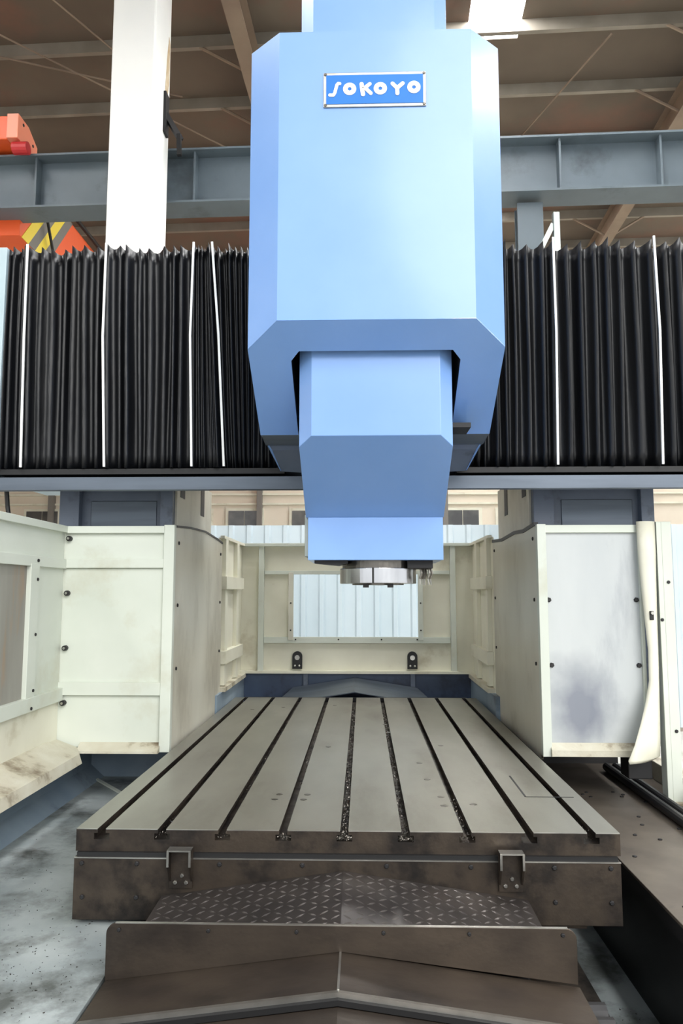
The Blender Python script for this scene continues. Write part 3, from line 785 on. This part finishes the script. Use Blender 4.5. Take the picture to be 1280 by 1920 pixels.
bellows('bellows_cover', 'black pleated bellows with four white strips between the blue head and pale end plate', lp, 4,
        [rod(-1.753, -1.735, .0), rod(-1.336, -1.307, -.012), rod(-.876, -.862, -.012), rod(-.78, -.698, .004)])
random.seed(21)
rpk = series([(.48, .50, 3), (.62, .62, 4), (.86, .85, 2), (.983, .972, 7), (1.495, 1.488, 4), (1.80, 1.80, 1)])
bellows('bellows_cover', 'black pleated bellows with two white strips above the silver-panelled guard', rpk, 9,
        [rod(.983, .972, .004), rod(1.495, 1.488, .008)], depth=.075)

# ================================================================== HEAD HOUSING
HX = .0535
hd = thing('head_housing', 'large pale blue chamfered head housing with a nameplate', 'machine housing', (HX, 3.1, 2.335))


def incl(y): return 2.665 - .66 * (y - 2.70)


ZT = 3.842
YB = 3.205
plan = [(-.503, 3.62), (-.503, 2.812), (-.376, 2.70), (.376, 2.70), (.503, 2.812), (.503, 3.62)]
mb = MB()
for (a, b) in zip(plan, plan[1:]):
    def low(p): return incl(min(p[1], YB))
    if a[1] > 3.5 or b[1] > 3.5:
        # side walls with the bottom following the incline, then level
        x = a[0]
        ps = [(HX + x, 3.62, incl(YB)), (HX + x, YB, incl(YB)), (HX + x, 2.812, incl(2.812)), (HX + x, 2.812, ZT), (HX + x, 3.62, ZT)]
        mb.poly(ps)
    else:
        mb.poly([(HX + a[0], a[1], low(a)), (HX + b[0], b[1], low(b)), (HX + b[0], b[1], ZT), (HX + a[0], a[1], ZT)])
mb.poly([(HX + p[0], p[1], ZT) for p in plan])
bmesh.ops.remove_doubles(mb.bm, verts=mb.bm.verts, dist=1e-5)
body = mb.build('housing_shell', 'blue', hd)
sm = body.modifiers.new('solid', 'SOLIDIFY'); sm.thickness = .004; sm.offset = -1
# underside with U-shaped opening
mb = MB()
def U(x, y): return (HX + x, y, incl(y))
n0 = [(-.302, 2.822), (.302, 2.822), (.336, 2.862)]
mb.poly([U(-.376, 2.70), U(.376, 2.70), U(.302, 2.822), U(-.302, 2.822)])
for s in (-1, 1):
    mb.poly([U(s * .376, 2.70), U(s * .503, 2.812), U(s * .336, 2.862), U(s * .302, 2.822)])
    mb.poly([U(s * .503, 2.812), U(s * .503, YB), U(s * .336, YB), U(s * .336, 2.862)])
bmesh.ops.remove_doubles(mb.bm, verts=mb.bm.verts, dist=1e-5)
bmesh.ops.recalc_face_normals(mb.bm, faces=mb.bm.faces)
o = mb.build('underside_panel', 'blue', hd, recalc=False)
sm = o.modifiers.new('solid', 'SOLIDIFY'); sm.thickness = .006; sm.offset = 0
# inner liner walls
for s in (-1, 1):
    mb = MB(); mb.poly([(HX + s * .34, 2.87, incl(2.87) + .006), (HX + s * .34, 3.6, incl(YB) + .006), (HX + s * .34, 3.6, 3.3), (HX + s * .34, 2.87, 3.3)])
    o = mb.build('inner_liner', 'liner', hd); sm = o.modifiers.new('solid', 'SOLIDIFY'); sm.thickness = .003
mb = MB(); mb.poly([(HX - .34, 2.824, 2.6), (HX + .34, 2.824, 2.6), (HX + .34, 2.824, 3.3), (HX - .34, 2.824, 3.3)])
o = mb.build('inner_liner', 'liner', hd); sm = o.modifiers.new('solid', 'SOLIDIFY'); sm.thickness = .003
# saddle pieces below the housing
for s in (-1, 1):
    a, b = sorted((HX + s * .33, HX + s * .50))
    MB().prism([(YB, incl(YB) - .002), (3.34, 2.315), (3.60, 2.335), (3.60, 2.36), (YB, 2.345)], 'x', a, b).build('saddle_plate', 'steelcover', hd)
    xo = HX + s * .505; xi = HX + s * .30
    mb = MB()
    mb.loft([(xo, 3.36, 2.345), (xi, 3.36, 2.345), (xi, 3.40, 2.30), (HX + s * .475, 3.40, 2.30)], [(xo, 3.62, 2.345), (xi, 3.62, 2.345), (xi, 3.62, 2.225), (HX + s * .455, 3.62, 2.235)])
    mb.build('saddle_block', 'bluegrey', hd)
    mb = MB(); mb.loft([(xo, 3.355, 2.345), (xo + s * .004, 3.355, 2.345), (HX + s * .479, 3.395, 2.30), (HX + s * .475, 3.395, 2.30)], [(xo, 3.61, 2.345), (xo + s * .004, 3.61, 2.345), (HX + s * .459, 3.61, 2.235), (HX + s * .455, 3.61, 2.235)])
    mb.build('saddle_edge', 'blue', hd)
MB().box(HX + .30, HX + .40, 3.05, 3.19, 2.325, 2.345).build('wiper_pad', 'black', hd)

# nameplate
NP = MB().box(-.148, .252, 2.694, 2.70, 3.518, 3.662).build('nameplate', 'brightedge', hd, bevel=.002)
MB().box(-.137, .241, 2.692, 2.695, 3.530, 3.650).build('plate_field', 'plateblue', NP)
bolts(NP, [(x, 2.694, z_) for x in (-.140, .244) for z_ in (3.526, 3.654)], '-y', .006, .003, 'darkchrome', 'rivet')
LH, LW = .058, .0185
cz = 3.590


def strokes(name, segs, wd):
    mb = MB(); yy0, yy1 = 2.6895, 2.6925
    for (ax, az), (bx, bz) in segs:
        yy0 -= .00012
        d = Vector((bx - ax, 0, bz - az)); n_ = Vector((-d.z, 0, d.x)).normalized() * wd / 2
        q = [Vector((ax, 0, az)) + n_, Vector((ax, 0, az)) - n_, Vector((bx, 0, bz)) - n_, Vector((bx, 0, bz)) + n_]
        mb.loft([(v.x, yy0, v.z) for v in q], [(v.x, yy1, v.z) for v in q])
        for cxx, czz in ((ax, az), (bx, bz)):
            yy0 -= .00012; mb.tube((cxx, yy0, czz), (cxx, yy1, czz), wd / 2, 14)
    return mb.build(name, 'white', NP)


def donut(name, cx, cz_, ro, ri):
    mb = MB(); n_ = 28
    rings = []
    for yv, rr in ((2.6925, ro), (2.6895, ro), (2.6895, ri), (2.6925, ri)):
        rings.append([mb.bm.verts.new((cx + rr * math.cos(2 * math.pi * i / n_), yv, cz_ + rr * math.sin(2 * math.pi * i / n_))) for i in range(n_)])
    for a in range(4):
        A_, B_ = rings[a], rings[(a + 1) % 4]
        for i in range(n_): mb.bm.faces.new((A_[i], A_[(i + 1) % n_], B_[(i + 1) % n_], B_[i]))
    return mb.build(name, 'white', NP)


def PX(px, pz):   # nameplate layout, plate-relative units along a 0..1040 by 0..320 drawing
    return (-.148 + .400 * px / 1030.0, 3.518 + .144 * (1 - pz / 318.0))


strokes('letter', [(PX(66, 212), PX(100, 214)), (PX(100, 214), PX(114, 196)), (PX(114, 196), PX(136, 122)), (PX(136, 122), PX(150, 108)), (PX(150, 108), PX(164, 110))], .0125)
donut('letter', *PX(264, 158), .0258, .0075)
strokes('letter', [(PX(384, 116), PX(398, 210))], .0165)
strokes('letter', [(PX(392, 168), PX(466, 116)), (PX(420, 152), PX(476, 202))], .0145)
donut('letter', *PX(572, 158), .0258, .0075)
strokes('letter', [(PX(694, 116), PX(740, 158)), (PX(796, 116), PX(740, 158)), (PX(740, 158), PX(742, 208))], .0155)
donut('letter', *PX(908, 152), .0258, .0075)

# ================================================================== RAM WITH SPINDLE
rm = thing('spindle_ram', 'pale blue chamfered spindle ram with steel spindle nose hanging below the head housing', 'spindle', (HX, 3.3, 1.67))


def ri(y): return 2.252 - .664 * (y - 2.86)


YL = 3.283
rp_ = [(-.307, 3.64), (-.307, 2.912), (-.2545, 2.86), (.2545, 2.86), (.307, 2.912), (.307, 3.64)]
mb = MB()
TOPZ = 5.3
V = {}
bot = []
for (x, y_) in rp_: pass
side = lambda x: [(HX + x, 3.64, 1.97), (HX + x, YL, ri(YL)), (HX + x, 2.912, ri(2.912)), (HX + x, 2.912, TOPZ), (HX + x, 3.64, TOPZ)]
mb.poly(side(-.307)); mb.poly(side(.307))
q = lambda x, y_: (HX + x, y_, ri(y_))
t_ = lambda x, y_: (HX + x, y_, TOPZ)
mb.poly([q(-.307, 2.912), q(-.2545, 2.86), t_(-.2545, 2.86), t_(-.307, 2.912)])
mb.poly([q(-.2545, 2.86), q(.2545, 2.86), t_(.2545, 2.86), t_(-.2545, 2.86)])
mb.poly([q(.2545, 2.86), q(.307, 2.912), t_(.307, 2.912), t_(.2545, 2.86)])
mb.poly([q(-.307, 2.912), q(-.2545, 2.86), q(.2545, 2.86), q(.307, 2.912), q(.307, YL), q(-.307, YL)])
mb.poly([(HX - .307, YL, ri(YL)), (HX + .307, YL, ri(YL)), (HX + .307, 3.64, 1.97), (HX - .307, 3.64, 1.97)])
mb.poly([(HX - .307, 3.64, 1.97), (HX + .307, 3.64, 1.97), (HX + .307, 3.64, TOPZ), (HX - .307, 3.64, TOPZ)])
mb.poly([t_(*p) for p in rp_])
bmesh.ops.remove_doubles(mb.bm, verts=mb.bm.verts, dist=1e-5)
mb.build('ram_cover', 'blue', rm, bevel=.002)
MB().box(HX - .297, HX + .303, YL, 3.66, 1.781, ri(YL)).build('spindle_box', 'blue', rm, bevel=.002)
MB().box(HX - .318, HX - .300, 3.36, 3.6, 1.80, 1.99).build('side_plate', 'galv', rm, bevel=.003)
SX, SY = .071, 3.475
MB().tube((SX, SY, 1.782), (SX, SY, 1.745), .166, 48).build('spindle_flange', 'darkchrome', rm)
rg = MB().tube((SX, SY, 1.748), (SX, SY, 1.678), .178, 64).build('spindle_ring', 'chrome', rm, bevel=.003)
MB().box(SX - .030, SX - .022, SY - .1805, SY - .16, 1.680, 1.748).build('ring_slot', 'black', rg)
MB().tube((SX, SY, 1.679), (SX, SY, 1.672), .12, 40).build('nose_face', 'darkchrome', rg)
for x in (-.07, .04): MB().box(SX + x, SX + x + .026, SY - .14, SY - .10, 1.660, 1.68).build('drive_key', 'dark', rg)
MB().box(.20, .315, 3.34, 3.5, 1.745, 1.782).build('nozzle_block', 'dark', rm, bevel=.003)
random.seed(3)
for k in range(5):
    x = .262 + .012 * k; y_ = 3.37 + .02 * (k % 3)
    nz_ = MB().path([(x, y_, 1.748), (x + .004, y_ - .004, 1.722), (x - .004, y_, 1.70)], .0055, 8).build('coolant_nozzle', 'chips', rm)
    MB().tube((x - .004, y_, 1.702), (x - .006 + .01 * random.random(), y_, 1.672), .005, 8, .0025).build('nozzle_tip', 'brightedge', nz_)
MB().prism([(HX - .27, 1.781), (HX - .27, 1.768), (HX - .16, 1.758), (HX - .12, 1.768), (HX - .12, 1.781)], 'y', 3.32, 3.4).build('hose_bracket', 'dark', rm)
